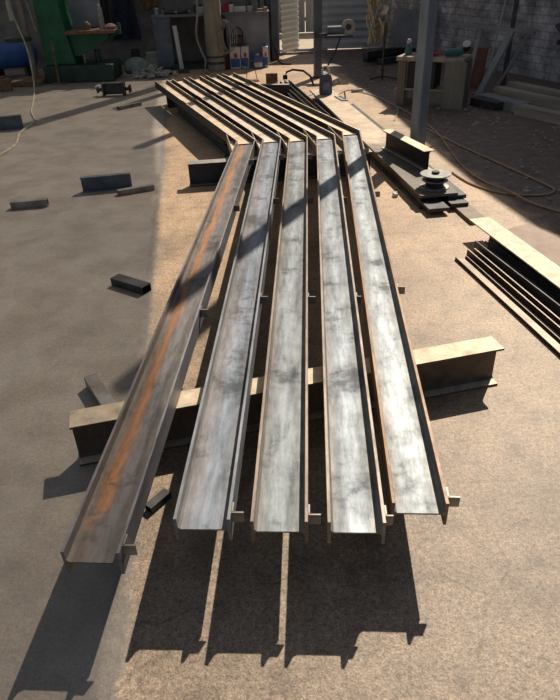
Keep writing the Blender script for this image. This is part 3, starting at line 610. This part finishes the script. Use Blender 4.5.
# jug
jg = thing('plastic_jug', 'dark blue grey jug with a pale loop handle on the end of the long plate', 'jug', (.74, 8.82, ZT), .15)
MB().add([(x * wx, y * .045, z) for z, wx in ((0, .075), (.02, .082), (.2, .078), (.255, .055)) for x, y in ((-1, -1), (1, -1), (1, 1), (-1, 1))],
    [(3, 2, 1, 0), (12, 13, 14, 15)] + [(4 * j + i, 4 * j + (i + 1) % 4, 4 * j + 4 + (i + 1) % 4, 4 * j + 4 + i) for j in range(3) for i in range(4)]).build('body', mat('jug_blue', (.10, .12, .2), (.05, .06, .1), 8, .5), jg, bevel=.012)
MB().tube([(-.045, 0, .245), (-.045, 0, .30), (-.02, 0, .345), (.02, 0, .345), (.045, 0, .30), (.045, 0, .245)], .013, 8).build('handle', WHITE, jg, smooth=True)
MB().box((0, -.048, .11), (.09, .004, .09)).build('label_panel', mat('jug_label', (.2, .22, .3), None, 20), jg)
tr_ = thing('try_square', 'dark steel square with pale edges lying on the long plate in front of the jug', 'square', (.93, 8.35, ZT), -.1)
MB().prism([(-.10, .28), (-.04, .28), (.05, .0), (-.0, .0)], 0, .012).build('blade', DARKSTEEL, tr_); MB().prism([(-.12, .28), (-.10, .28), (.0, .0), (.06, .0), (.06, -.02), (-.02, -.02)], 0, .016).build('edge', WHITE, tr_)
tag(MB().tube([(0, 0, 0), (-.02, .02, .12)], .012, 6).build('pale_peg', CARD, None, (1.02, 8.9, .0)), 'small pale peg standing at the right edge of the long plate', 'peg')
tag(MB().box((0, 0, .02), (.16, .08, .04)).build('flat_stone', CARD, None, (1.25, 9.5, 0), .3, bevel=.01), 'small pale flat block on the dirt to the right of the jug', 'block')
tag(MB().box((0, 0, .015), (.035, .035, .03)).box((0.01, .03, .015), (.05, .02, .03), .5).build('crumpled_paper', WHITE, None, (.99, 4.93, 0), .3, bevel=.006), 'crumpled white paper scrap on the floor between frames and plate stack', 'paper')

# bench grinder mounted on the slim post
gr = thing('bench_grinder', 'grey bench grinder with a round wheel on an arm of the slim post', 'grinder', (.92, 10.72, .0))
MB().box((.16, 0, .60), (.46, .16, .025)).build('shelf', DARKSTEEL, gr)
MB().tube([(-.06, 0, .12), (.02, 0, .2), (.14, 0, .42), (.2, 0, .58)], .014, 8).build('brace', DARKSTEEL, gr)
MB().tube([(.0, 0, .69), (.26, 0, .69)], .06, 16).build('motor', BENCHM, gr, smooth=True)
wl = MB().lathe([(.03, -.02), (.10, -.02), (.105, -.015), (.105, .015), (.10, .02), (.03, .02)], 24).build('wheel', CARD, gr, (.32, -.03, .73), smooth=True); wl.rotation_euler = (math.pi / 2, 0, 0)
MB().lathe([(.045, -.03), (.045, .03)], 18).build('hub', DARKSTEEL, wl)
MB().box((.42, 0, .65), (.1, .06, .03)).build('tool_rest', ZINC, gr)
MB().box((-.10, .02, .62), (.2, .05, .06)).build('clamp_bracket', DARKSTEEL, gr)

# tangle of rope on a stand with mirror
rp = MB()
random.seed(3)
for j in range(22):
    x0 = random.uniform(-.16, .16); pts = [(x0 * .6 + random.uniform(-.04, .04), random.uniform(-.06, .06), 1.75)]
    for q in range(1, 8): pts.append((x0 + .07 * math.sin(q * 1.3 + j) * (1 if q < 6 else .6), random.uniform(-.07, .07), 1.75 - q * random.uniform(.19, .205)))
    rp.tube(smoothpts(pts, 4), random.uniform(.012, .02), 6)
rps = thing('rope_bundle', 'tan tangled ropes hanging in front of the grey sheeting', 'rope', (1.86, 11.7, 0))
rp.build('rope_strands', ROPE, rps, smooth=True); MB().box((0, 0, 1.78), (.4, .05, .05)).tube([(0, 0, 1.78), (0, 0, 4.5)], .01, 6).build('hanging_bar', DARKSTEEL, rps)
mr = thing('hanging_mirror', 'small diamond shaped bright mirror hanging among the tan ropes', 'mirror', (1.90, 11.58, .84))
mm = MB().box((0, 0, 0), (.15, .01, .22), 0, 0, .35).build('glass', GLASSM, mr); MB().box((0, .01, 0), (.18, .01, .25), 0, 0, .35).build('frame', CARD, mr)
tp = thing('iron_tripod', 'thin dark iron stand on the dirt below the ropes', 'stand', (1.76, 10.45, 0))
MB().tube([(0, 0, 0), (.02, .05, .78)], .018, 8).build('stem', DARKSTEEL, tp); MB().tube([(0, 0, .05), (.28, -.2, .012)], .014, 6).build('foot', DARKSTEEL, tp); MB().tube([(0, 0, .05), (-.2, -.05, .012)], .014, 6).build('foot', DARKSTEEL, tp); MB().tube([(.02, .05, .6), (-.08, .05, .85)], .012, 6).build('hook', ROPE, tp)

# dark beams heaped at the foot of the right wall
heap = [((1.75, 12.3), (2.75, 12.8), 0, 'lowest dark timber of the heap under the ropes'), ((1.95, 11.9), (2.85, 12.5), 0, 'front dark timber of the heap under the ropes'), ((1.7, 12.0), (2.7, 12.75), .11, 'upper dark timber lying across the heap under the ropes')]
for A, B, z, lab in heap:
    o = line_obj('dark_timber', lab, A, B, [(-.07, 0), (.07, 0), (.07, .1), (-.07, .1)], DARKSTEEL, z, 'timber', 'dark timbers heaped under the ropes')
tag(MB().box((0, 0, .3), (.62, .03, .60)).build('grey_panel', PANELM, None, (2.52, 12.25, .22), -.5).__class__ and bpy.data.objects['grey_panel'], 'grey sheet panel leaning behind the wooden table', 'panel')

# ------------------------------------------------------------------ wooden work stand
wt = thing('wooden_stand', 'rough wooden work table with plank legs at the right, behind the blue grey post', 'table', (2.05, 8.45, 0), -.50)
MB().box((0, .05, .55), (.85, .42, .05)).build('top', WOOD, wt, bevel=.005)
MB().box((.34, -.17, .265), (.26, .045, .53)).build('leg', WOODZ, wt, bevel=.004)
MB().box((-.34, -.15, .265), (.10, .045, .53)).build('leg', WOODZ, wt, bevel=.004)
MB().box((.36, .22, .265), (.16, .045, .53)).build('leg', WOODZ, wt); MB().box((-.36, .22, .265), (.16, .045, .53)).build('leg', WOODZ, wt)
MB().box((-.05, -.12, .14), (.78, .04, .1)).build('rail', WOODZ, wt)
MB().box((-.1, .02, .36), (.35, .3, .3)).build('inner_box', BLACK, wt)
MB().box((-.05, 0, .20), (.75, .34, .02)).build('shelf', WOOD, wt)
gl = thing('work_gloves', 'red crumpled work gloves on the wooden work table', 'gloves', (2.02, 8.42, .576), .2)
mb = MB().lathe([(.03, 0), (.06, .01), (.05, .04), (.02, .05)], 10)
for a in range(4): mb.tube([(.04, -.03 + a * .02, .02), (.10, -.05 + a * .032, .03), (.14, -.06 + a * .04, .015)], .011, 6)
mb.tube([(0, .04, .02), (.03, .09, .02)], .012, 6); mb.build('left_glove', RED, gl, smooth=True)
tb = thing('angle_grinder', 'teal bodied power grinder with dark head lying on the wooden work table', 'power tool', (2.25, 8.28, .576), .25)
MB().tube([(-.12, 0, .045), (-.05, 0, .05), (.08, 0, .05), (.14, 0, .05)], .04, 14, [.032, .045, .045, .03]).build('body', TEAL, tb, smooth=True)
MB().tube([(.12, 0, .05), (.2, .01, .10)], .035, 12).build('head', BLACK, tb, smooth=True)
o = MB().lathe([(.02, 0), (.05, .005), (.05, .012), (.02, .02)], 20).build('guard', WHITE, tb, (.17, .0, .13)); o.rotation_euler = (.5, -.5, 0)
hm = thing('spray_bottle', 'small teal bottle with a white cap at the left end of the wooden work table', 'bottle', (1.77, 8.62, .576))
MB().lathe([(.04, 0), (.05, .03), (.035, .1), (.015, .13)], 16).build('body', TEAL, hm, smooth=True); MB().lathe([(.02, .13), (.03, .15), (.02, .18)], 14).build('cap', WHITE, hm, smooth=True)

# leaning frame and boards against right wall
def wallpt(s_, off, z):   # s_: along the right wall from its far end
    a = math.atan2(-5.0, 1.95); return (2.62 + s_ * math.cos(a) + off * math.sin(a), 13.6 + s_ * math.sin(a) - off * math.cos(a), z)
wa = math.atan2(-5.0, 1.95)
lf = thing('leaning_rack', 'grey wooden A-shaped rack leaning against the block wall', 'rack', (0, 0, 0))
def bar(P, Q, r_, nm, m_=GREYWOOD, par=lf):
    P, Q = Vector(P), Vector(Q); d = Q - P; L = d.length
    o = MB().box((0, 0, L / 2), (r_, r_ * .6, L)).build(nm, m_, par); o.location = P; o.rotation_euler = d.to_track_quat('Z', 'Y').to_euler(); return o
bar((2.68, 9.62, .80), (3.46, 8.92, .74), .07, 'top_rail')
bar((2.58, 8.75, .02), (2.90, 9.42, .76), .05, 'leg')
bar((2.72, 8.62, .02), (3.22, 9.10, .74), .085, 'leg')
bar((3.08, 9.03, .02), (3.42, 9.05, .70), .04, 'leg')
t2 = MB().box((0, 0, .26), (.34, .02, .52)).build('brown_board', BROWNPANEL, None, (2.86, 9.50, .0), -.55); t2.rotation_euler = (-.2, 0, -.75); tag(t2, 'reddish brown board standing behind the leaning rack', 'board')
ls = thing('metal_rod', 'thin bright rod leaning on the block wall behind the rack', 'rod', (3.0, 9.25, .02)); bar((0, 0, 0), (.24, .30, 1.15), .022, 'shaft', CARD, ls)
r2 = thing('dark_pole', 'dark upright pole against the block wall behind the rack', 'pole', (3.35, 9.5, 0)); bar((0, 0, 0), (.12, .25, 2.1), .06, 'shaft', DARKSTEEL, r2)
# timbers by the wall
def timber(label, A, B, z, wd, hh, m_=WOOD):
    return line_obj('timber_plank', label, A, B, [(-wd / 2, 0), (wd / 2, 0), (wd / 2, hh), (-wd / 2, hh)], m_, z, 'timber', 'timbers by the block wall')
timber('long timber nearest the block wall, raised on the row of timbers', (3.95, 7.05), (3.22, 8.82), .06, .13, .12)
timber('second long timber from the block wall in front of the raised one', (3.70, 6.95), (2.99, 8.62), .04, .14, .12)
timber('low front timber at the right edge, splintered plank on the dirt', (3.42, 6.85), (2.98, 7.75), .0, .17, .1)
timber('low timber in line behind the splintered plank, beside the work table', (3.06, 7.8), (2.76, 8.5), .0, .2, .1, GREYWOOD)
timber('short dark timber end beside the work table leg', (2.80, 7.95), (2.60, 8.35), .0, .12, .09, DARKSTEEL)
# faint clutter hanging on the block wall
o = MB().tube([(0, 0, 0), (.14, .02, -.12), (.05, .02, -.2), (.22, .02, -.08)], .03, 8).build('hanging_bracket', DARKSTEEL, None, (3.62, 8.65, .85), -1.2); tag(o, 'dark bent bracket hanging on the block wall at the top right', 'bracket')

# loose chips and stones on the dirt
ch = MB(); random.seed(11)
for i in range(700):
    y = random.uniform(4.3, 12.5); x = random.uniform(2.15 - .1 * y + .3, 4.9 - .17 * y + .9)
    if x > 3.9 - (y - 7) * .42: continue
    q = random.uniform(.006, .022) * (1.6 if random.random() < .08 else 1)
    ch.box((x, y, q * .35), (q * 1.6, q, q * .7), random.uniform(0, 3), random.uniform(-.3, .3))
tag(ch.build('gravel', CARD), 'scattered pale stone chips over the dark dirt floor', 'gravel', kind='stuff')
